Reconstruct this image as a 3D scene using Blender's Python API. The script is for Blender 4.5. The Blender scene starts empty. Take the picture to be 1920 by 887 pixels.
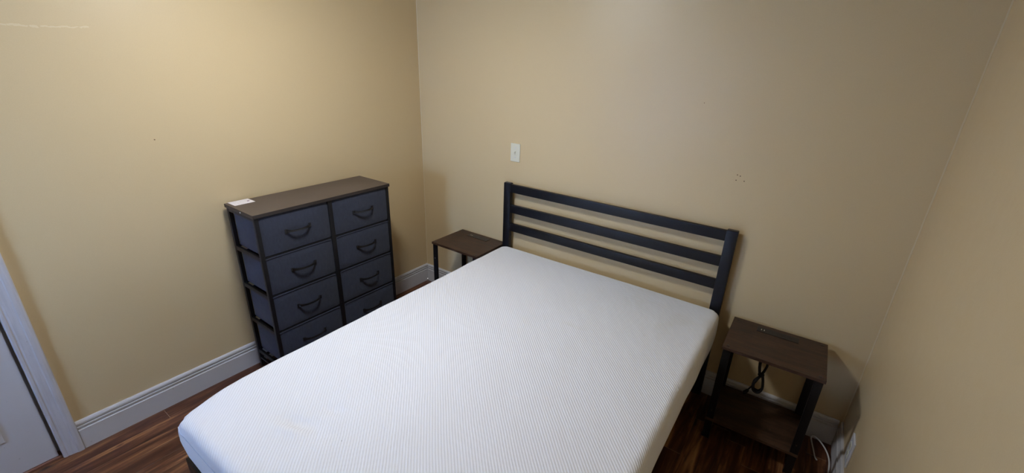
import bpy, bmesh, math, random
from mathutils import Vector, Matrix, noise
random.seed(4)
S = bpy.context.scene
COL = S.collection

# ------------------------------------------------------------------ camera
CX, CY, CZ = 2.4426, -2.2936, 1.7085
YAW, PITCH, ROLL, FPX = -0.6081, -0.3779, 0.0346, 820.88
f = Vector((math.sin(YAW)*math.cos(PITCH), math.cos(YAW)*math.cos(PITCH), math.sin(PITCH)))
rt = Vector((math.cos(YAW), -math.sin(YAW), 0)); up = rt.cross(f)
c_, s_ = math.cos(ROLL), math.sin(ROLL)
R_ = c_*rt + s_*up; U_ = -s_*rt + c_*up
cam = bpy.data.objects.new('camera', bpy.data.cameras.new('camera'))
COL.objects.link(cam)
cam.matrix_world = Matrix(((R_.x, U_.x, -f.x, CX), (R_.y, U_.y, -f.y, CY), (R_.z, U_.z, -f.z, CZ), (0, 0, 0, 1)))
cam.data.sensor_width = 36; cam.data.lens = FPX/1920*36; cam.data.clip_start = .05
S.camera = cam

# ------------------------------------------------------------------ view, world, lights
S.view_settings.view_transform = 'Standard'; S.view_settings.look = 'None'
S.view_settings.gamma = 1; S.view_settings.use_curve_mapping = False
S.view_settings.exposure = 0.0
LAMP_POS = (0.98, -1.36); LAMP_STRENGTH = 133.0; LAMP_COLOR = (.935, .98, 1.055)
DAY_POWER = 54; DAY_COLOR = (.36, .56, 1.0)
WIN = (.35, .95, .80, 1.60)       # x0 x1 z0 z1 of the window in the rear wall
W, D, H = 2.8386, 3.55, 2.28        # room width, depth, height
w = bpy.data.worlds.new('world'); S.world = w; w.use_nodes = True
w.node_tree.nodes['Background'].inputs[0].default_value = (.45, .62, 1, 1)
w.node_tree.nodes['Background'].inputs[1].default_value = 0.6
la = bpy.data.lights.new('window_daylight', 'AREA'); la.shape = 'RECTANGLE'
la.size = WIN[1]-WIN[0]; la.size_y = WIN[3]-WIN[2]; la.energy = DAY_POWER; la.color = DAY_COLOR
lo = bpy.data.objects.new('window_daylight', la); COL.objects.link(lo)
lo.location = ((WIN[0]+WIN[1])/2, -D-.25, (WIN[2]+WIN[3])/2); lo.rotation_euler = (math.radians(90), 0, 0)

# ------------------------------------------------------------------ helpers
def s2l(c):
    return tuple(((v/255)/12.92 if v/255 <= .04045 else ((v/255+.055)/1.055)**2.4) for v in c)+(1,)
class NT:
    def __init__(s, name):
        s.m = bpy.data.materials.new(name); s.m.use_nodes = True
        s.t = s.m.node_tree; s.b = s.t.nodes['Principled BSDF']
    def n(s, ty, **k):
        x = s.t.nodes.new(ty)
        for a, v in k.items(): setattr(x, a, v)
        return x
    def l(s, a, b): s.t.links.new(a, b)
    def sock(s, v, i):
        if isinstance(v, (int, float)): i.default_value = v
        elif isinstance(v, tuple): i.default_value = v
        else: s.l(v, i)
    def math(s, op, a, b=0.0, c=None, clamp=False):
        x = s.n('ShaderNodeMath', operation=op, use_clamp=clamp)
        s.sock(a, x.inputs[0]); s.sock(b, x.inputs[1])
        if c is not None: s.sock(c, x.inputs[2])
        return x.outputs[0]
    def mix(s, fac, a, b, bt='MIX'):
        x = s.n('ShaderNodeMix', data_type='RGBA', blend_type=bt)
        s.sock(fac, x.inputs[0]); s.sock(a, x.inputs[6]); s.sock(b, x.inputs[7]); return x.outputs[2]
    def pos(s): return s.n('ShaderNodeNewGeometry').outputs['Position']
    def obj(s): return s.n('ShaderNodeTexCoord').outputs['Object']
    def xyz(s, v):
        x = s.n('ShaderNodeSeparateXYZ'); s.l(v, x.inputs[0]); return x.outputs
    def comb(s, a, b, c):
        x = s.n('ShaderNodeCombineXYZ')
        for i, v in enumerate((a, b, c)): s.sock(v, x.inputs[i])
        return x.outputs[0]
    def noise(s, v, sc, det=2, rough=.5, dist=0):
        x = s.n('ShaderNodeTexNoise'); s.l(v, x.inputs['Vector']); x.inputs['Scale'].default_value = sc
        x.inputs['Detail'].default_value = det; x.inputs['Roughness'].default_value = rough
        x.inputs['Distortion'].default_value = dist; return x.outputs['Fac']
    def ramp(s, fac, stops):
        x = s.n('ShaderNodeValToRGB'); s.l(fac, x.inputs[0]); e = x.color_ramp.elements
        while len(e) < len(stops): e.new(.5)
        for q, (p, c) in zip(e, stops): q.position = p; q.color = c
        return x.outputs[0]
    def bump(s, h, st, dist=.001, prev=None):
        x = s.n('ShaderNodeBump'); x.inputs['Strength'].default_value = st; x.inputs['Distance'].default_value = dist
        s.l(h, x.inputs['Height'])
        if prev is not None: s.l(prev, x.inputs['Normal'])
        s.l(x.outputs[0], s.b.inputs['Normal']); return x.outputs[0]
    def base(s, c, rough=.5, metal=0, spec=.5):
        s.sock(c, s.b.inputs['Base Color']); s.sock(rough, s.b.inputs['Roughness'])
        s.b.inputs['Metallic'].default_value = metal; s.b.inputs['Specular IOR Level'].default_value = spec
    def dots(s, v, pts, r):
        tot = None
        for p in pts:
            x = s.n('ShaderNodeVectorMath', operation='DISTANCE'); s.l(v, x.inputs[0]); x.inputs[1].default_value = p
            q = s.math('LESS_THAN', x.outputs['Value'], r)
            tot = q if tot is None else s.math('MAXIMUM', tot, q)
        return tot

class MB:
    """collects shapes into one mesh object"""
    def __init__(s): s.bm = bmesh.new()
    def box(s, x0, x1, y0, y1, z0, z1, bev=0, seg=2):
        b = bmesh.new(); bmesh.ops.create_cube(b, size=1)
        for v in b.verts:
            v.co = Vector(((x0+x1)/2+v.co.x*(x1-x0), (y0+y1)/2+v.co.y*(y1-y0), (z0+z1)/2+v.co.z*(z1-z0)))
        if bev: bmesh.ops.bevel(b, geom=list(b.edges), offset=bev, segments=seg, profile=.7, affect='EDGES', clamp_overlap=True)
        s.join(b); return s
    def join(s, b, mat=None):
        if mat is not None: bmesh.ops.transform(b, matrix=mat, verts=b.verts)
        me = bpy.data.meshes.new('t'); b.to_mesh(me); b.free(); s.bm.from_mesh(me); bpy.data.meshes.remove(me)
    def cyl(s, p, axis, r, h, r2=None, seg=20, bev=0):
        b = bmesh.new(); bmesh.ops.create_cone(b, cap_ends=True, segments=seg, radius1=r, radius2=r if r2 is None else r2, depth=h)
        if bev: bmesh.ops.bevel(b, geom=[e for e in b.edges if len(e.link_faces) == 2 and any(len(q.verts) > 4 for q in e.link_faces)], offset=bev, segments=2, affect='EDGES')
        q = Vector((0, 0, 1)).rotation_difference(Vector(axis).normalized()).to_matrix().to_4x4()
        s.join(b, Matrix.Translation(p) @ q); return s
    def sweep(s, prof, a, b, u, v):
        """closed 2D profile [(pu,pv)] swept from a to b; u,v are the profile axes"""
        a, b, u, v = map(Vector, (a, b, u, v))
        r0 = [s.bm.verts.new(a+u*p+v*q) for p, q in prof]; r1 = [s.bm.verts.new(b+u*p+v*q) for p, q in prof]
        n = len(prof)
        for i in range(n): s.bm.faces.new((r0[i], r0[(i+1) % n], r1[(i+1) % n], r1[i]))
        s.bm.faces.new(r0[::-1]); s.bm.faces.new(r1); return s
    def tube(s, pts, r, seg=8, sub=8, closed=False):
        P = [Vector(p) for p in pts]; n = len(P); path = []
        rng = n if closed else n-1
        for i in range(rng):
            g = (lambda k: P[k % n]) if closed else (lambda k: P[min(max(k, 0), n-1)])
            a, b, c, d = g(i-1), g(i), g(i+1), g(i+2)
            for k in range(sub):
                t = k/sub
                path.append(.5*((2*b)+(c-a)*t+(2*a-5*b+4*c-d)*t*t+(3*b-a-3*c+d)*t**3))
        if not closed: path.append(P[-1])
        m = len(path); rings = []; nrm = None
        for i, p in enumerate(path):
            t = (path[(i+1) % m]-path[i-1]) if closed else (path[min(i+1, m-1)]-path[max(i-1, 0)])
            t.normalize()
            if nrm is None: nrm = t.orthogonal().normalized()
            nrm = (nrm-t*nrm.dot(t)).normalized(); bn = t.cross(nrm)
            rings.append([s.bm.verts.new(p+(nrm*math.cos(2*math.pi*j/seg)+bn*math.sin(2*math.pi*j/seg))*r) for j in range(seg)])
        for i in range(m if closed else m-1):
            A, B = rings[i], rings[(i+1) % m]
            for j in range(seg): s.bm.faces.new((A[j], A[(j+1) % seg], B[(j+1) % seg], B[j]))
        if not closed: s.bm.faces.new(rings[0][::-1]); s.bm.faces.new(rings[-1])
        return s
    def lathe(s, prof, c, seg=48):
        rings = []
        for r, z in prof:
            rings.append([s.bm.verts.new((c[0]+r*math.cos(2*math.pi*j/seg), c[1]+r*math.sin(2*math.pi*j/seg), c[2]+z)) for j in range(seg)] if r > 1e-6
                         else [s.bm.verts.new((c[0], c[1], c[2]+z))])
        for A, B in zip(rings, rings[1:]):
            for j in range(seg):
                q = [A[j % len(A)], A[(j+1) % len(A)], B[(j+1) % len(B)], B[j % len(B)]]
                q = list(dict.fromkeys(q))
                if len(q) > 2: s.bm.faces.new(q)
        return s
    def build(s, name, mat, parent=None, smooth=False, loc=None):
        bmesh.ops.recalc_face_normals(s.bm, faces=s.bm.faces)
        if loc is None: loc = Vector((0, 0, 0))
        else:
            loc = Vector(loc)
            bmesh.ops.translate(s.bm, vec=-loc, verts=s.bm.verts)
        me = bpy.data.meshes.new(name); s.bm.to_mesh(me); s.bm.free()
        me.materials.append(mat)
        if smooth:
            for p in me.polygons: p.use_smooth = True
            try: me.set_sharp_from_angle(angle=math.radians(40))
            except Exception: pass
        o = bpy.data.objects.new(name, me); COL.objects.link(o); o.location = loc
        if parent is not None:
            o.parent = parent
            if loc.length: o.location = loc
        return o

def empty(name, loc, rz=0):
    o = bpy.data.objects.new(name, None); COL.objects.link(o); o.location = loc
    o.rotation_euler = (0, 0, rz); o.empty_display_size = .05; return o
def tag(o, label, cat, group=None):
    o['label'] = label; o['category'] = cat
    if group: o['group'] = group
    return o
def struct(o, label=None):
    o['kind'] = 'structure'
    if label: o['label'] = label
    return o

# ------------------------------------------------------------------ materials
def wall_mat(name, side):
    n = NT(name); p = n.pos(); x, y, z = n.xyz(p)
    big = n.noise(p, 1.3, 3); fine = n.noise(p, 260, 2, .6); mid = n.noise(p, 24, 3, .6)
    col = n.mix(big, s2l((212, 189, 146)), s2l((207, 184, 142)))
    col = n.mix(n.math('MULTIPLY', fine, .16), col, s2l((150, 130, 98)))
    bead = s2l((224, 212, 186))
    wob = n.math('MULTIPLY', n.math('SUBTRACT', n.noise(p, 9, 3), .5), .006)
    if side == 'back':   # painted caulk line in the right and left corner, small nail holes
        d = n.math('ABSOLUTE', n.math('SUBTRACT', n.math('ADD', x, wob), W-.004))
        col = n.mix(n.math('MULTIPLY', n.math('LESS_THAN', d, .0025), .45), col, bead)
        d = n.math('ABSOLUTE', n.math('SUBTRACT', n.math('ADD', x, wob), .005))
        col = n.mix(n.math('MULTIPLY', n.math('LESS_THAN', d, .0025), .5), col, bead)
        col = n.mix(n.dots(p, [(2.139, 0, 1.247), (2.152, 0, 1.243), (2.138, 0, 1.221), (2.173, 0, 1.222)], .0026), col, s2l((92, 70, 48)))
        col = n.mix(n.dots(p, [(1.93, 0, 1.56)], .002), col, s2l((120, 90, 60)))
    if side == 'left':   # old patched scratch high up and a small scuff
        zz = n.math('ADD', z, n.math('MULTIPLY', n.math('SUBTRACT', n.noise(p, 20, 4, .6), .5), .03))
        d = n.math('ABSOLUTE', n.math('SUBTRACT', zz, n.math('MULTIPLY_ADD', y, .02, 1.815)))
        m = n.math('MULTIPLY', n.math('LESS_THAN', d, .0028), n.math('LESS_THAN', y, -1.72))
        m = n.math('MULTIPLY', m, n.math('GREATER_THAN', n.noise(p, 55, 2), .42))
        col = n.mix(n.math('MULTIPLY', m, .55), col, s2l((222, 206, 172)))
        col = n.mix(n.dots(p, [(0, -1.607, 1.337)], .003), col, s2l((124, 100, 72)))
    n.base(col, n.math('MULTIPLY_ADD', mid, .10, .34), spec=.42)
    b = n.bump(mid, .22, .002); n.bump(fine, .25, .0007, b)
    return n.m
M = {}
for s in ('back', 'left', 'right', 'rear'): M['wall_'+s] = wall_mat('tan wall paint '+s, s)
n = NT('ceiling paint'); p = n.pos(); n.base(n.mix(n.noise(p, 3), s2l((166, 160, 150)), s2l((158, 152, 142))), .8); n.bump(n.noise(p, 60, 3), .3, .002); M['ceiling'] = n.m

def trim_mat(name, ca, cb, grain=0):
    n = NT(name); p = n.pos(); x, y, z = n.xyz(p)
    a = n.noise(p, 6, 4, .6)
    col = n.mix(a, s2l(ca), s2l(cb))
    if grain:
        v = n.comb(n.math('MULTIPLY', x, 60), n.math('MULTIPLY', y, 60), n.math('MULTIPLY', z, 4))
        g = n.noise(v, 2.0, 4, .6)
        col = n.mix(n.math('MULTIPLY', n.ramp(g, [(.45, (0, 0, 0, 1)), (.62, (1, 1, 1, 1))]), .45), col, s2l(tuple(int(q*.95) for q in cb)))
        n.bump(g, .12, .0006)
    # scuffs and dust
    d = n.math('GREATER_THAN', n.noise(p, 38, 5, .7), .69)
    col = n.mix(n.math('MULTIPLY', d, .35), col, s2l((120, 108, 98)))
    n.base(col, .42, spec=.45); return n.m
M['base'] = trim_mat('white baseboard paint', (206, 204, 203), (196, 194, 195))
M['casing'] = trim_mat('white casing paint', (206, 204, 206), (192, 190, 194), 1)
M['door'] = trim_mat('white door paint', (206, 205, 207), (198, 197, 201))

def floor_mat():
    n = NT('acacia laminate floor'); p = n.pos(); x, y, z = n.xyz(p)
    pw, pl = .082, .92
    u = n.math('DIVIDE', n.math('ADD', x, 2*pw-.020), pw); iu = n.math('FLOOR', u); fu = n.math('FRACT', u)
    wn = n.n('ShaderNodeTexWhiteNoise', noise_dimensions='1D'); n.l(n.math('ADD', iu, 3.7), wn.inputs['W'])
    # first row keeps its joint where the photo shows it
    first = n.math('COMPARE', iu, 2.0, .1)
    near = n.math('LESS_THAN', iu, 6.5)
    sh = n.math('ADD', n.math('MULTIPLY', wn.outputs['Value'], n.math('SUBTRACT', 1, near)),
                n.math('ADD', n.math('MULTIPLY', near, 2+1.45/pl), n.math('MULTIPLY', first, .422/pl)))
    v = n.math('ADD', n.math('DIVIDE', y, pl), sh); iv = n.math('FLOOR', n.math('ADD', v, 10)); fv = n.math('FRACT', n.math('ADD', v, 10))
    w2 = n.n('ShaderNodeTexWhiteNoise', noise_dimensions='2D'); n.l(n.comb(iu, iv, 0), w2.inputs['Vector'])
    tone = w2.outputs['Value']
    for row, val in ((2, .62), (3, .12), (4, .30), (5, .9), (6, .02)):
        tone = n.mix(n.math('COMPARE', iu, float(row), .1), tone, (val,)*3+(1,))
    tone = n.math('ADD', tone, n.math('MULTIPLY', iv, .01))
    q = n.comb(n.math('MULTIPLY_ADD', tone, 7, n.math('MULTIPLY', x, 1.0)), n.math('MULTIPLY_ADD', tone, 13, n.math('MULTIPLY', y, .085)), tone)
    g1 = n.noise(q, 30, 6, .62, 1.1)
    g2 = n.noise(q, 11, 3, .5, 2.0)
    g3 = n.noise(q, 110, 3, .6, .3)
    c = n.ramp(n.math('ADD', n.math('MULTIPLY', g1, .6), n.math('MULTIPLY', g2, .4)),
               [(.34, s2l((48, 25, 15))), (.44, s2l((84, 48, 30))), (.52, s2l((118, 74, 46))), (.60, s2l((164, 114, 70))), (.70, s2l((196, 150, 98)))])
    c = n.mix(n.math('MULTIPLY', n.math('GREATER_THAN', g3, .56), .28), c, s2l((50, 26, 16)))
    c = n.mix(n.math('MULTIPLY', tone, .62), c, s2l((62, 30, 20)))
    kx = n.noise(n.comb(n.math('MULTIPLY', x, 1), n.math('MULTIPLY', y, .45), 0), 13, 2)
    c = n.mix(n.ramp(kx, [(.66, (0, 0, 0, 1)), (.74, (1, 1, 1, 1))]), c, s2l((36, 18, 12)))
    eu = n.math('MINIMUM', fu, n.math('SUBTRACT', 1, fu)); ev = n.math('MULTIPLY', n.math('MINIMUM', fv, n.math('SUBTRACT', 1, fv)), pl/pw)
    ed = n.math('MINIMUM', eu, ev)
    c = n.mix(n.math('MULTIPLY', n.math('LESS_THAN', eu, .010), .6), c, s2l((34, 18, 12)))
    c = n.mix(n.math('MULTIPLY', n.math('LESS_THAN', ev, .010), .6), c, s2l((190, 165, 140)))
    n.base(c, n.math('MULTIPLY_ADD', g1, .15, .24), spec=.5)
    b = n.bump(n.math('MINIMUM', n.math('MULTIPLY', ed, 25), 1), .5, .001); n.bump(g1, .15, .001, b)
    return n.m
M['floor'] = floor_mat()

def metal(name, c, rough=.45, spec=.5):
    n = NT(name); p = n.obj(); n.base(n.mix(n.noise(p, 14, 3), s2l(c), s2l(tuple(int(v*.8) for v in c))), n.math('MULTIPLY_ADD', n.noise(p, 40, 2), .15, rough-.07), spec=spec)
    n.bump(n.noise(p, 420, 2), .12, .0004); return n.m
M['bed_metal'] = metal('black powder coated bed steel', (13, 14, 19), .42, .35)
M['frame_metal'] = metal('black dresser steel', (18, 18, 22), .5, .35)
M['stand_metal'] = metal('black nightstand steel', (14, 14, 17), .45, .35)
M['black_plastic'] = metal('black plastic', (22, 21, 22), .35)
M['cord'] = metal('black rubber cord', (18, 18, 19), .5)
M['bolt'] = metal('dark bolt', (62, 52, 46), .35)
M['steel'] = NT('bright steel'); M['steel'].base(s2l((190, 190, 190)), .3, 1); M['steel'] = M['steel'].m
def plain(name, c, rough, spec=.5):
    n = NT(name); p = n.obj(); n.base(n.mix(n.noise(p, 25, 2), s2l(c), s2l(tuple(int(v*.96) for v in c))), rough, spec=spec); return n.m
M['ivory'] = plain('ivory plastic', (222, 220, 200), .3)
M['white_plastic'] = plain('white plastic', (214, 216, 222), .3)
M['slot'] = plain('dark slot', (40, 38, 36), .5)
M['cable'] = plain('white cable', (226, 224, 220), .4)

def fabric():
    n = NT('slate blue woven fabric'); p = n.pos(); x, y, z = n.xyz(p)
    wy = n.math('SINE', n.math('MULTIPLY', n.math('ADD', x, y), 2400)); wz = n.math('SINE', n.math('MULTIPLY', z, 2400))
    weave = n.math('MULTIPLY', wy, wz)
    st = n.noise(n.comb(n.math('MULTIPLY', x, 1), n.math('MULTIPLY', y, 1), n.math('MULTIPLY', z, .4)), 90, 3, .7)
    big = n.noise(p, 7, 3)
    c = n.mix(st, s2l((40, 44, 56)), s2l((58, 62, 76))); c = n.mix(n.math('MULTIPLY', big, .35), c, s2l((38, 41, 52)))
    n.base(c, .9, spec=.25); n.b.inputs['Sheen Weight'].default_value = .15
    b = n.bump(n.noise(p, 11, 3), .35, .006); b = n.bump(st, .3, .0008, b); n.bump(weave, .2, .0003, b); return n.m
M['fabric'] = fabric()

def board(name, dark, mid_, light, scale=(1, .12), rough=.5, amt=1):
    n = NT(name); p = n.obj(); x, y, z = n.xyz(p)
    q = n.comb(n.math('MULTIPLY', x, scale[0]), n.math('MULTIPLY', y, scale[1]), z)
    g = n.noise(q, 26, 6, .62, 1.0); h = n.noise(p, 7, 4, .6)
    c = n.ramp(n.math('ADD', n.math('MULTIPLY', g, .6), n.math('MULTIPLY', h, .4)), [(.36, s2l(dark)), (.5, s2l(mid_)), (.66, s2l(light))])
    k = n.noise(q, 120, 3, .6)
    c = n.mix(n.math('MULTIPLY', n.math('GREATER_THAN', k, .58), .3*amt), c, s2l(dark))
    n.base(c, n.math('MULTIPLY_ADD', g, .15, rough-.08), spec=.4); n.bump(g, .15, .0008); return n.m
M['dresser_top'] = board('dark brown laminate', (74, 64, 57), (82, 71, 63), (90, 78, 69), (1, .15), .42, .4)
M['dresser_edge'] = plain('dark edge band', (44, 37, 34), .45)
M['stand_wood'] = board('rustic brown board', (38, 26, 19), (62, 43, 31), (84, 60, 43), (.14, 1), .45)

def mattress_mat():
    n = NT('ribbed white knit'); p = n.obj(); x, y, z = n.xyz(p)
    s = n.math('DIVIDE', n.math('ADD', x, y), math.sqrt(2)*.0093)
    wob = n.math('MULTIPLY', n.noise(p, 5, 2), .9)
    s = n.math('ADD', s, wob)
    ph = n.math('MULTIPLY', s, 2*math.pi)
    rib = n.math('MULTIPLY_ADD', n.math('SINE', ph), .5, .5)
    rib2 = n.math('ABSOLUTE', n.math('SINE', n.math('MULTIPLY', ph, 1)))
    br = n.noise(n.comb(n.math('ADD', x, y), n.math('SUBTRACT', x, y), z), 160, 2)
    # ribs belong to the top cloth only
    nz = n.xyz(n.n('ShaderNodeNewGeometry').outputs['Normal'])[2]
    top = n.math('GREATER_THAN', nz, .45)
    h = n.math('MULTIPLY', n.math('ADD', rib, n.math('MULTIPLY', br, .5)), top)
    st = n.noise(p, 3.2, 3, .6)
    c = n.mix(n.math('MULTIPLY', st, .25), s2l((238, 239, 243)), s2l((232, 231, 232)))
    stain = n.ramp(n.noise(p, 4.5, 4, .6), [(.55, (0, 0, 0, 1)), (.72, (1, 1, 1, 1))])
    gx = n.math('MULTIPLY', n.math('GREATER_THAN', x, .1), n.math('GREATER_THAN', y, .35))
    c = n.mix(n.math('MULTIPLY', n.math('MULTIPLY', stain, gx), .18), c, s2l((212, 204, 180)))
    c = n.mix(n.math('MULTIPLY', n.math('MULTIPLY', n.math('SUBTRACT', 1, rib), top), .15), c, s2l((150, 152, 164)))
    c = n.mix(n.dots(p, [(-.118, -.695, .207), (.454, .315, .207)], .0032), c, s2l((110, 108, 112)))
    n.base(c, .92, spec=.2); n.b.inputs['Sheen Weight'].default_value = .1
    b = n.bump(h, .62, .0017); n.bump(n.noise(p, 380, 2), .15, .0005, b); return n.m
M['mattress'] = mattress_mat()
M['piping'] = plain('white piping', (214, 218, 228), .8)

# ------------------------------------------------------------------ room shell
T = .10
struct(MB().box(-T, W+T, -D-T, T, -.06, 0).build('floor', M['floor']), 'dark acacia laminate floor boards')
struct(MB().box(-T, W+T, -D-T, T, H, H+.06).build('ceiling', M['ceiling']))
struct(MB().box(-T, W+T, 0, T, 0, H).build('wall_back', M['wall_back']))
struct(MB().box(W, W+T, -D, 0, 0, H).build('wall_right', M['wall_right']))
DY0, DY1, DH = -2.2445, -3.035, 2.03     # door opening in the left wall
struct(MB().box(-T, 0, DY0, 0, 0, H).box(-T, 0, -D, DY1, 0, H).box(-T, 0, DY1, DY0, DH, H).build('wall_left', M['wall_left']))
x0, x1, z0, z1 = WIN
struct(MB().box(-T, x0, -D-T, -D, 0, H).box(x1, W+T, -D-T, -D, 0, H).box(x0, x1, -D-T, -D, 0, z0).box(x0, x1, -D-T, -D, z1, H).build('wall_rear', M['wall_rear']))
# window in the rear wall (behind the camera)
wf = MB()
for a, b, c, d in ((x0, x0+.045, z0, z1), (x1-.045, x1, z0, z1), (x0+.045, x1-.045, z0, z0+.045), (x0+.045, x1-.045, z1-.045, z1), (x0+.045, x1-.045, (z0+z1)/2-.02, (z0+z1)/2+.02)):
    wf.box(a, b, -D-.07, -D-.03, c, d, .004)
wn = struct(wf.build('window_1', M['base']))
g = NT('window glass'); g.base((1, 1, 1, 1), 0); g.b.inputs['Transmission Weight'].default_value = 1; g.b.inputs['IOR'].default_value = 1.01
MB().box(x0+.04, x1-.04, -D-.052, -D-.048, z0+.04, z1-.04).build('pane', g.m, wn)
sl = MB().box(x0-.05, x1+.05, -D, -D+.05, z0-.03, z0, .004)
sl.box(x0-.07, x0, -D, -D+.018, z0, z1+.07, .004).box(x1, x1+.07, -D, -D+.018, z0, z1+.07, .004).box(x0, x1, -D, -D+.018, z1, z1+.07, .004)
sl.build('window_casing', M['casing'], wn)

# baseboards: profile (out from wall, up)
bh = .1457
BP = [(0, 0), (.015, 0), (.015, .098), (.0165, .1005), (.0145, .103), (.0075, .1045), (.0075, .108), (.0125, .1105), (.0135, .1185), (.0055, .120), (.0050, .1245),
      (.0115, .128), (.0115, .136), (.0085, .142), (.005, bh), (0, bh)]
def baseboard(name, a, b, out):
    return struct(MB().sweep(BP, a, b, out, (0, 0, 1)).build(name, M['base']))
baseboard('baseboard_left', (0, 0, 0), (0, -2.1725, 0), (1, 0, 0))
baseboard('baseboard_back', (.0168, 0, 0), (W-.0168, 0, 0), (0, -1, 0))
baseboard('baseboard_right', (W, 0, 0), (W, -D, 0), (-1, 0, 0))
baseboard('baseboard_rear', (.0168, -D, 0), (W-.0168, -D, 0), (0, 1, 0))

# door casing and door
CP = [(0, 0), (.0, .006), (.004, .0105), (.012, .012), (.016, .0095), (.022, .0125), (.044, .0155), (.048, .0185), (.058, .0195), (.068, .0185), (.0715, .014), (.0715, 0)]
cs = MB()
cs.sweep(CP, (0, DY0-.0005, 0), (0, DY0-.0005, DH+.0715), (0, 1, 0), (1, 0, 0))
cs.sweep(CP, (0, DY1+.0005, 0), (0, DY1+.0005, DH+.0715), (0, -1, 0), (1, 0, 0))
cs.sweep(CP, (0, DY0, DH), (0, DY1, DH), (0, 0, 1), (1, 0, 0))
cs.box(-T+.001, -.050, DY0-.022, DY0-.0003, 0, DH-.0003)
struct(cs.build('trim_1', M['casing']), 'white painted wooden door casing with grained profile')
dr = MB()
ya, yb = DY1+.004, DY0-.0105
dr.box(-.045, -.010, ya, yb, .012, DH-.004, .0015)
wd = yb-ya
def panel(a, b, c, d):           # raised moulding + raised field
    m = .022
    for q in ((a, a+m, c, d), (b-m, b, c, d), (a+m, b-m, c, c+m), (a+m, b-m, d-m, d)):
        dr.box(-.012, -.004, q[0], q[1], q[2], q[3], .003)
    dr.box(-.012, -.006, a+m+.012, b-m-.012, c+m+.012, d-m-.012, .004)
pw_ = (wd-.115*2-.10)/2
for k in (0, 1):
    a = ya+.115+k*(pw_+.10)
    for c, d in ((.19, .80), (.96, 1.55), (1.66, 1.90)): panel(a, a+pw_, c, d)
door = struct(dr.build('door_1', M['door']), 'white painted panel door')
th = NT('worn threshold wood'); tpn = th.pos(); th.base(th.mix(th.noise(tpn, 40, 4, .6), s2l((150, 108, 90)), s2l((108, 68, 52))), .5)
struct(MB().box(-T+.002, -.001, DY1+.002, DY0-.002, 0, .009, .003).build('trim_2', th.m), 'reddish brown wooden door threshold')
kb = MB().cyl((.0, DY1+.07, .95), (1, 0, 0), .03, .02, bev=.003).cyl((.02, DY1+.07, .95), (1, 0, 0), .011, .04)
kb.lathe([(0, -.03), (.016, -.028), (.026, -.016), (.029, 0), (.024, .014), (.012, .022), (0, .024)], (0, 0, 0))
kb.build('door_handle', M['steel'], door, True)

# ------------------------------------------------------------------ ceiling lamp (above the foot of the dresser, out of frame)
lamp = tag(empty('ceiling_light', (LAMP_POS[0], LAMP_POS[1], H)), 'round flush ceiling light with frosted dome', 'ceiling light')
MB().lathe([(0, 0), (.15, 0), (.15, -.022), (.145, -.030), (.135, -.033), (.130, -.030), (.129, -.025), (0, -.025)], (0, 0, 0)).build('base', M['white_plastic'], lamp, True)
e = NT('frosted lamp glass'); e.base((.9, .9, .88, 1), .4)
e.b.inputs['Emission Color'].default_value = LAMP_COLOR+(1,); e.b.inputs['Emission Strength'].default_value = LAMP_STRENGTH
MB().lathe([(.128, -.0255), (.128, -.034), (.122, -.048), (.104, -.062), (.07, -.073), (.035, -.078), (0, -.079)], (0, 0, 0)).build('glass_shade', e.m, lamp, True)

# ------------------------------------------------------------------ bed frame
BR = .0035
bed = tag(empty('bed_frame', (1.51, -1.03, 0), BR), 'black metal bed frame with a slatted ladder headboard', 'bed frame')
bx, by = 1.51, -1.03
def bb(m, x0, x1, y0, y1, z0, z1, bev=.003): return m.box(x0-bx, x1-bx, y0-by, y1-by, z0, z1, bev)
PX0, PX1 = .810, 2.2095
for a, b in ((PX0, PX0+.052), (PX1-.052, PX1)):
    po = bb(MB(), a, b, -.053, -.023, .006, .984, .0025).build('headboard_post', M['bed_metal'], bed, True)
    bb(MB(), a+.002, b-.002, -.051, -.025, 0, .008, .002).build('foot_cap', M['black_plastic'], po)
    bb(MB(), a+.003, b-.003, -.050, -.026, .9835, .9865, .0012).build('end_cap', M['black_plastic'], po)
for zt, zb in ((.980, .926), (.842, .788), (.713, .660), (.45, .40)):
    bb(MB(), PX0+.052, PX1-.052, -.050, -.028, zb, zt, .0035).build('headboard_rail', M['bed_metal'], bed, True)
for a in (PX0+.035, PX1-.055-.015):
    bb(MB(), a, a+.035, -1.985, -.053, .285, .352, .003).build('side_rail', M['bed_metal'], bed, True)
bb(MB(), PX0+.035, PX1-.035, -2.0, -1.985, .285, .352, .003).build('foot_rail', M['bed_metal'], bed, True)
for a in (PX0+.04, PX1-.09, 1.49): bb(MB(), a, a+.045, -1.98, -1.935, 0, .29, .003).build('leg', M['bed_metal'], bed, True)
bb(MB(), 1.49, 1.535, -1.94, -.055, .30, .335, .003).build('center_rail', M['bed_metal'], bed, True)
for k in range(11):
    y = -.18-k*.17
    bb(MB(), PX0+.07, PX1-.07, y-.03, y+.03, .335, .3505, .002).build('slat', M['bed_metal'], bed, True)

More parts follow.
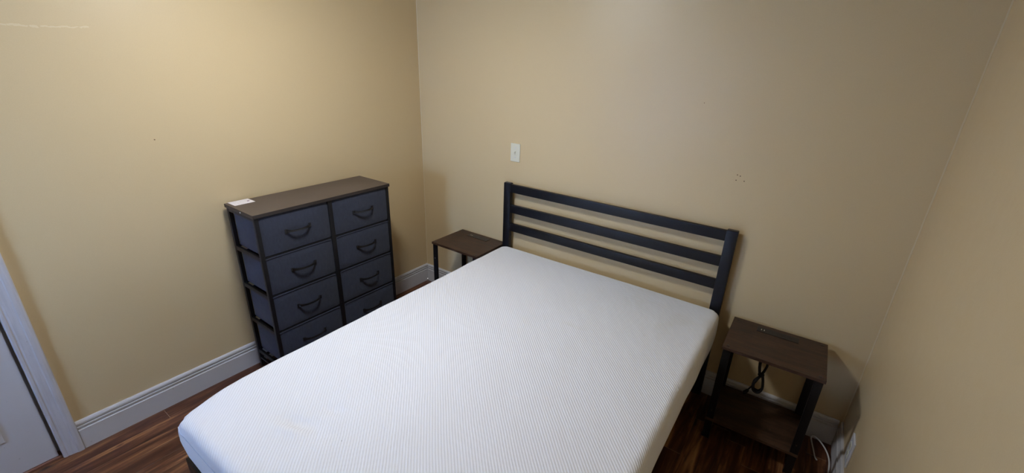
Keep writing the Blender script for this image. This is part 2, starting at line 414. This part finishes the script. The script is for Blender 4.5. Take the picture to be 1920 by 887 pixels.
# ------------------------------------------------------------------ mattress
MX0, MX1, MY0, MY1, MZ0, MZ1 = .833, 2.2165, -1.992, -.068, .3535, .5635
hx, hy, hz = (MX1-MX0)/2, (MY1-MY0)/2, (MZ1-MZ0)/2
mc = Vector(((MX0+MX1)/2, (MY0+MY1)/2, MZ0))
def lin(a, b, n): return [a+(b-a)*i/n for i in range(n+1)]
def edge_dense(h, n, r):
    core = lin(-h+r, h-r, n); e = [h-r+r*math.sin(math.radians(t))/1 for t in ()]
    lo = [-h+r-r*math.tan(math.radians(a))for a in (45, 34, 23, 11)]; hi = [-q for q in lo[::-1]]
    return lo+core+hi
RM = .029
DENTS = [(1.225, -1.765, .065, .022, .35, -.016), (1.235, -1.80, .06, .018, .35, .009), (1.27, -1.66, .035, .014, .5, -.007),
         (1.35, -1.745, .07, .008, .75, -.003), (1.22, -1.70, .14, .10, 0, -.006)]
def warp(p):
    r = RM
    q = Vector((max(-hx+r, min(hx-r, p[0])), max(-hy+r, min(hy-r, p[1])), max(-hz+r, min(hz-r, p[2]))))
    d = Vector(p)-q; P = q+d.normalized()*r if d.length > 1e-9 else Vector(p)
    Rp = .05
    ax, ay = abs(P.x)-(hx-Rp), abs(P.y)-(hy-Rp)
    if ax > 0 and ay > 0:
        k = max(ax, ay)/math.hypot(ax, ay)
        P.x = math.copysign(hx-Rp+ax*k, P.x); P.y = math.copysign(hy-Rp+ay*k, P.y)
    t = P.z/hz
    # sides bulge a little, waviness of the cover
    bul = (.013 if P.x < 0 else .008)*(1-t*t)
    wv = .0035*noise.noise(Vector((P.x*6, P.y*6, P.z*9)))
    if abs(P.x) > hx-.03: P.x += math.copysign(bul+wv, P.x)
    if abs(P.y) > hy-.03: P.y += math.copysign(bul+wv, P.y)*(1.0 if P.y < 0 else .2)
    gc = math.exp(-((P.x+hx)/.11)**2-((P.y+hy)/.12)**2)   # cover pulled down at the foot corner
    P.x += .022*gc*max(0, t); P.y += .006*gc*max(0, t)
    if t > .3: P.z -= .024*gc*(t-.3)/.7
    if t > .6:
        w_ = (t-.6)/.4
        wx, wy = P.x+mc.x, P.y+mc.y
        z = .003*noise.noise(Vector((wx*2.1, wy*2.1, 0)))+.001*noise.noise(Vector((wx*9, wy*9, 3)))
        def g(cx, cy, sx, sy, ang, h):
            dx, dy = wx-cx, wy-cy; c, s = math.cos(ang), math.sin(ang)
            a, b = dx*c+dy*s, -dx*s+dy*c
            return h*math.exp(-(a/sx)**2-(b/sy)**2)
        for q in DENTS: z += g(*q)
        P.z += z*w_
    return P
def mattress():
    r = RM
    X = edge_dense(hx, 120, r); Y = edge_dense(hy, 165, r); Z = edge_dense(hz, 8, r)
    bm = bmesh.new(); vm = {}
    def V(p):
        k = (round(p[0], 5), round(p[1], 5), round(p[2], 5))
        if k not in vm:
            P = warp(p); vm[k] = bm.verts.new((P.x, P.y, P.z+hz))
        return vm[k]
    def face(A, B, fn, flip):
        for i in range(len(A)-1):
            for j in range(len(B)-1):
                q = [V(fn(A[i], B[j])), V(fn(A[i+1], B[j])), V(fn(A[i+1], B[j+1])), V(fn(A[i], B[j+1]))]
                try: bm.faces.new(q[::-1] if flip else q)
                except ValueError: pass
    face(X, Y, lambda a, b: (a, b, hz), False); face(X, Y, lambda a, b: (a, b, -hz), True)
    face(X, Z, lambda a, b: (a, -hy, b), False); face(X, Z, lambda a, b: (a, hy, b), True)
    face(Y, Z, lambda a, b: (hx, a, b), False); face(Y, Z, lambda a, b: (-hx, a, b), True)
    m = MB(); m.bm.free(); m.bm = bm
    return m
mat = tag(mattress().build('mattress', M['mattress'], None, True), 'white foam mattress with a diagonally ribbed knit cover', 'mattress')
mat.location = mc; mat.rotation_euler = (0, 0, BR)
# stitched seam along the top edge of the cover
full = []
zs_ = .507-MZ0-hz
per = [(-hx, a) for a in lin(hy-.05, -hy, 80)]+[(a, -hy) for a in lin(-hx, hx, 60)[1:]]
for a, b in per:
    q = warp((a, b, zs_)); full.append((q.x, q.y, q.z+hz))
MB().tube(full, .0019, 6, 1).build('seam', M['piping'], mat, True)

# ------------------------------------------------------------------ dresser
DX, DYc, DZ = .032, -.995, 0
dres = tag(empty('dresser', (DX, DYc, 0), -.004), 'tall black and slate blue fabric dresser with eight drawers against left wall', 'dresser')
dw, dd, dh = .812, .293, .995       # width (y), depth (x), height
hw = dw/2
ft = MB(); ps = .020
for y0 in (-hw+.006, hw-.006-ps):
    for xx in (.004, dd-.006-ps): ft.box(xx, xx+ps, y0, y0+ps, .012, dh-.018, .002)
ft.box(dd-.006-ps, dd-.006, -.0125, .0125, .06, dh-.018, .002); ft.box(.004, .004+ps, -.0125, .0125, .06, dh-.018, .002)
rows = [(.974, .769), (.757, .552), (.540, .335), (.323, .118)]
for zt, zb in rows:
    z = zb-.010
    for xx in (.006, dd-.024): ft.box(xx, xx+.012, -hw+.02, hw-.02, z-.002, z+.006, .001)
    for y0 in (-hw+.007, hw-.019, -.006): ft.box(.02, dd-.02, y0, y0+.012, z-.016, z+.008, .001)
ft.box(.006, .018, -hw+.02, hw-.02, .955, .975, .001).box(dd-.022, dd-.010, -hw+.02, hw-.02, .974, .977, .001)
for y0 in (-hw+.007, hw-.019): ft.box(.02, dd-.02, y0, y0+.012, .958, .977, .001)
for y0 in (-hw+.008, hw-.020): ft.box(.02, dd-.02, y0, y0+.012, .050, .062, .002)
ft.box(.006, .018, -hw+.02, hw-.02, .05, .062, .002).box(dd-.022, dd-.010, -hw+.02, hw-.02, .05, .062, .002)
ft.build('frame', M['frame_metal'], dres, True)
for y0 in (-hw+.016, hw-.016):
    for xx in (.014, dd-.016): MB().cyl((xx, y0, .007), (0, 0, 1), .013, .014, bev=.002).build('foot', M['black_plastic'], dres, True)
tp = MB().box(0, dd, -hw, hw, dh-.018, dh, .0015).build('top_board', M['dresser_top'], dres)
tp.data.materials.append(M['dresser_edge'])
for q in tp.data.polygons:
    if abs(q.normal.z) < .5: q.material_index = 1
peg = MB().cyl((.170, -hw-.0006, dh-.010), (0, 1, 0), .0035, .0016, seg=14).build('peg', M['white_plastic'], tp)
peg['label'] = 'small white peg in the board edge'

def handle_mesh(yc, zc, xf):
    """flat strap pull that bows out from the drawer front"""
    bm = bmesh.new(); N = 26; L = .128; secs = []
    for i in range(N+1):
        t = -1+2*i/N
        y = yc+t*L/2
        out = .023*(max(0, 1-abs(t)**2.6))**.8
        hgt = .0065+.0085*abs(t)**3+.003
        th = .0042
        zz = zc-.002*(1-t*t)
        # section: rectangle, th along the outward direction
        secs.append([bm.verts.new(q) for q in ((xf+out-.001, y, zz-hgt/2), (xf+out+th, y, zz-hgt/2+.001), (xf+out+th, y, zz+hgt/2-.001), (xf+out-.001, y, zz+hgt/2))])
    for a, b in zip(secs, secs[1:]):
        for j in range(4): bm.faces.new((a[j], a[(j+1) % 4], b[(j+1) % 4], b[j]))
    bm.faces.new(secs[0][::-1]); bm.faces.new(secs[-1])
    m = MB(); m.bm.free(); m.bm = bm
    for sgn in (-1, 1): m.box(xf-.001, xf+.0045, yc+sgn*(L/2)-.007, yc+sgn*(L/2)+.007, zc-.013, zc+.010, .0015)
    return m
def drawer(y0, y1, zb, zt, k):
    """fabric bin: front, sides, base, open inside"""
    xf = dd-.003; m = MB()
    bm = bmesh.new(); NY, NZ = 16, 10
    def P(u, v, back):
        y = y0+(y1-y0)*u; z = zb+(zt-zb)*v
        e = min(u, 1-u)*2; g = min(v, 1-v)*2
        bow = .0035*(1-(1-e)**3)*(1-(1-g)**2)+.0012*noise.noise(Vector((y*14, z*14, k*5)))*min(1, e*6)*min(1, g*6)
        rd = .0035*((1-min(1, e*8))**2+(1-min(1, g*6))**2)
        return (xf-.004+bow-rd, y, z) if not back else (xf-.016, y, z)
    F = [[bm.verts.new(P(i/NY, j/NZ, 0)) for j in range(NZ+1)] for i in range(NY+1)]
    Bk = [[bm.verts.new(P(i/NY, j/NZ, 1)) for j in range(NZ+1)] for i in range(NY+1)]
    for i in range(NY):
        for j in range(NZ):
            bm.faces.new((F[i][j], F[i+1][j], F[i+1][j+1], F[i][j+1])); bm.faces.new((Bk[i][j], Bk[i][j+1], Bk[i+1][j+1], Bk[i+1][j]))
    for i in range(NY):
        bm.faces.new((F[i][0], Bk[i][0], Bk[i+1][0], F[i+1][0])); bm.faces.new((F[i][NZ], F[i+1][NZ], Bk[i+1][NZ], Bk[i][NZ]))
    for j in range(NZ):
        bm.faces.new((F[0][j], F[0][j+1], Bk[0][j+1], Bk[0][j])); bm.faces.new((F[NY][j], Bk[NY][j], Bk[NY][j+1], F[NY][j+1]))
    m.join(bm)
    t = .004; q0, q1, zs = y0+.006, y1-.006, zt-.022
    m.box(.026, xf-.014, q0, q0+t, zb+.003, zs, .0015).box(.026, xf-.014, q1-t, q1, zb+.003, zs, .0015)
    m.box(.026, .030, q0, q1, zb+.003, zs, .001).box(.026, xf-.014, q0, q1, zb+.001, zb+.005)
    o = m.build('drawer', M['fabric'], dres, True)
    handle_mesh((y0+y1)/2+.004, (zb+zt)/2+.004, xf-.0015).build('handle', M['black_plastic'], o, True)
    hm = MB().tube([(xf-.003, y0+.004, zt-.0005), (xf-.003, y1-.004, zt-.0005)], .0016, 6, 10).build('hem', M['fabric'], o, True)
k = 0
for y0, y1 in ((-hw+.020, -.014), (.014, hw-.020)):
    for zt, zb in rows:
        drawer(y0, y1, zb, zt, k); k += 1

# paper label lying on the dresser
lb = NT('printed label paper'); p = lb.obj(); x, y, z = lb.xyz(p)
rowm = lb.math('GREATER_THAN', lb.math('FRACT', lb.math('MULTIPLY', x, 95)), .62)
bl = lb.math('GREATER_THAN', lb.noise(lb.comb(lb.math('MULTIPLY', x, .2), y, 0), 190, 2), .5)
inn = lb.math('MULTIPLY', lb.math('LESS_THAN', lb.math('ABSOLUTE', x), .033), lb.math('LESS_THAN', lb.math('ABSOLUTE', lb.math('ADD', y, .008)), .034))
c = lb.mix(lb.math('MULTIPLY', lb.math('MULTIPLY', rowm, bl), lb.math('MULTIPLY', inn, .35)), s2l((232, 226, 226)), s2l((140, 136, 160)))
c = lb.mix(lb.dots(p, [(.002, .033, .0006)], .0065), c, s2l((110, 60, 96)))
lb.base(c, .6)
lab = MB().box(-.040, .040, -.050, .050, 0, .0008).build('paper_label', lb.m)
lab.location = (.068, -1.333, dh+.0002); lab.rotation_euler = (0, 0, .01)
tag(lab, 'small white printed paper label on the left end of the dresser top', 'label')

# ------------------------------------------------------------------ nightstands
NW, ND, NH = .400, .318, .536
def nightstand(loc, rz, label, cord):
    root = tag(empty('nightstand', loc, rz), label, 'nightstand', 'rustic nightstands beside the bed')
    w2, d2 = NW/2, ND/2
    tb = MB().box(-w2, w2, -d2, d2, NH-.015, NH, .0015).build('table_top', M['stand_wood'], root)
    for sx in (-1, 1):
        for sy in (-1, 1):
            MB().cyl((sx*(w2-.022), sy*(d2-.022), NH+.0008), (0, 0, 1), .0075, .003, seg=18, bev=.0008).build('bolt', M['bolt'], tb, True)
    # power strip let into the rear edge of the top
    st = MB().box(-.090, .086, d2-.078, d2-.030, NH-.022, NH+.0025, .0015).build('power_strip', M['black_plastic'], tb)
    st['label'] = 'black socket strip let into the top'
    for u in (-.065, -.030):
        for v in (-.006, .006): MB().box(u+v-.0016, u+v+.0016, d2-.060, d2-.050, NH+.0024, NH+.003).build('socket_slot', M['slot'] if u > -.05 else M['ivory'], st)
    for u in (.02, .05): MB().box(u-.007, u+.007, d2-.057, d2-.051, NH+.0024, NH+.003).build('charging_port', M['slot'], st)
    sh = MB().box(-w2+.004, w2-.004, -d2+.004, d2-.004, .107, .122, .0015).build('shelf', M['stand_wood'], root)
    for sx in (-1, 1):
        for sy in (-1, 1):
            a0, b0 = sx*(w2-.006), sy*(d2-.006); a1, b1 = a0-sx*.032, b0-sy*.026; t = .0016
            m = MB()
            m.box(min(a0, a1), max(a0, a1), min(b0, b0-sy*.014), max(b0, b0-sy*.014), .006, NH-.0155, .001)
            lg = m.build('leg', M['stand_metal'], root, True)
            for zz in ((.42,) if not cord else (.17,)):
                MB().cyl(((a0+a1)/2, b0+sy*.0004, zz), (0, 1, 0), .0035, .002, seg=12).build('screw', M['steel'] if not cord else M['bolt'], lg, True)
            MB().box(min(a0, a1)-.001, max(a0, a1)+.001, min(b0-sy*.014, b0)-.001, max(b0-sy*.014, b0)+.001, 0, .008, .001).build('foot_cap', M['black_plastic'], lg)
    for sx in (-1, 1):
        rm = MB(); rm.box(min(sx*(w2-.008), sx*(w2-.022)), max(sx*(w2-.008), sx*(w2-.022)), -d2+.02, d2-.02, NH-.033, NH-.0155, .001).build('side_rail', M['stand_metal'], root)
        rm = MB(); rm.box(min(sx*(w2-.008), sx*(w2-.022)), max(sx*(w2-.008), sx*(w2-.022)), -d2+.02, d2-.02, .09, .1065, .001).build('shelf_rail', M['stand_metal'], root)
    rm = MB(); rm.box(-w2+.038, w2-.038, d2-.022, d2-.010, NH-.033, NH-.0155, .001)
    rm.build('back_rail', M['stand_metal'], root)
    if cord:
        # bundled cord: hanks hang from the strip, tied in the middle
        m = MB(); bx_, by_ = -.022, d2-.085
        m.tube([(bx_, d2-.055, NH-.02), (bx_, d2-.06, NH-.06), (bx_-.002, by_, NH-.115), (bx_+.004, by_-.004, NH-.15)], .0038, 8, 6)
        rnd = random.Random(7)
        for k in range(7):
            dx = rnd.uniform(-.003, .003); dy = (k-3)*.0052; wq = rnd.uniform(.85, 1.1)
            zt_ = NH-.130+rnd.uniform(-.008, .008); zm = NH-.222+rnd.uniform(-.005, .005); zl = NH-.322+rnd.uniform(-.012, .008)
            m.tube([(bx_+dx+.002, by_+dy, zt_), (bx_+dx+.019*wq, by_+dy, zt_-.030), (bx_+dx+.004, by_+dy*.5, zm), (bx_+dx-.020*wq, by_+dy, zl+.045),
                    (bx_+dx-.014*wq, by_+dy, zl+.008), (bx_+dx+.012*wq, by_+dy, zl), (bx_+dx+.026*wq, by_+dy, zl+.030), (bx_+dx+.010, by_+dy*.6, zm-.008),
                    (bx_+dx-.006, by_+dy*.5, zm+.006), (bx_+dx-.017*wq, by_+dy, zt_-.034)], .0036, 7, 6, True)
        m.cyl((bx_+.002, by_, NH-.224), (0, .05, 1), .0145, .014, seg=14, bev=.003)
        m.tube([(bx_+.0, by_-.005, NH-.235), (bx_-.018, by_-.014, NH-.285), (bx_-.034, by_-.016, NH-.322)], .0036, 8, 6)
        pc = m.build('power_cord', M['cord'], tb, True); pc['label'] = 'black cord tied up in a hanging bundle'
        MB().cyl((bx_-.040, by_-.015, NH-.338), (.5, 0, 1), .010, .028, r2=.007, seg=14, bev=.002).cyl((bx_-.0465, by_-.015, NH-.353), (.5, 0, 1), .003, .014, seg=8).build('plug', M['black_plastic'], pc, True)
    return root
nightstand((2.479, -.189, 0), .012, 'small rustic brown wood nightstand with black legs, right of the bed', True)
nightstand((.606, -.172, 0), 0, 'small rustic brown wood nightstand with black legs, left of the bed beside corner', False).scale.z = 1.024   # feet screwed out

# ------------------------------------------------------------------ wall plates and cable
sp = tag(empty('light_switch', (.852, 0, 1.1765)), 'ivory toggle light switch plate on the wall above the bed', 'light switch')
MB().box(-.0355, .0355, -.006, -.0002, -.0575, .0575, .004, 3).build('plate', M['ivory'], sp, True)
MB().box(-.006, .006, -.0075, -.0055, -.0125, .0125, .0008).box(-.0042, .0042, -.019, -.006, -.001, .009, .002).build('toggle', M['ivory'], sp, True)
for z in (-.030, .030): MB().cyl((0, -.0063, z), (0, 1, 0), .0033, .0016, seg=14, bev=.0004).build('screw', M['white_plastic'], sp, True)
op = tag(empty('wall_outlet', (W, -.322, .243)), 'white outlet plate low on the right wall near the corner', 'wall outlet')
MB().box(-.0075, -.0002, -.040, .040, -.064, .064, .003, 3).build('plate', M['white_plastic'], op, True)
for z in (-.021, .021):
    sk = MB().box(-.0095, -.006, -.0165, .0165, z-.014, z+.014, .003).build('socket', M['ivory'], op, True)
    for y in (-.006, .006): MB().box(-.0099, -.0092, y-.001, y+.001, z-.001, z+.007).build('slot', M['slot'], sk)
MB().cyl((-.0078, 0, 0), (1, 0, 0), .003, .0016, seg=12).build('screw', M['steel'], op, True)
cb = MB().tube([(2.768, -.172, .0055), (2.760, -.155, .0045), (2.752, -.11, .004), (2.742, -.058, .006), (2.737, -.035, .014), (2.744, -.030, .024), (2.762, -.045, .028),
                (2.788, -.080, .026), (2.806, -.125, .024), (2.814, -.175, .02), (2.812, -.25, .012), (2.80, -.34, .006), (2.76, -.45, .0045), (2.74, -.60, .0045)], .0034, 8, 8)
tag(cb.build('white_cable', M['cable'], None, True), 'thin white cable looping over the floor by the right corner baseboard', 'cable')
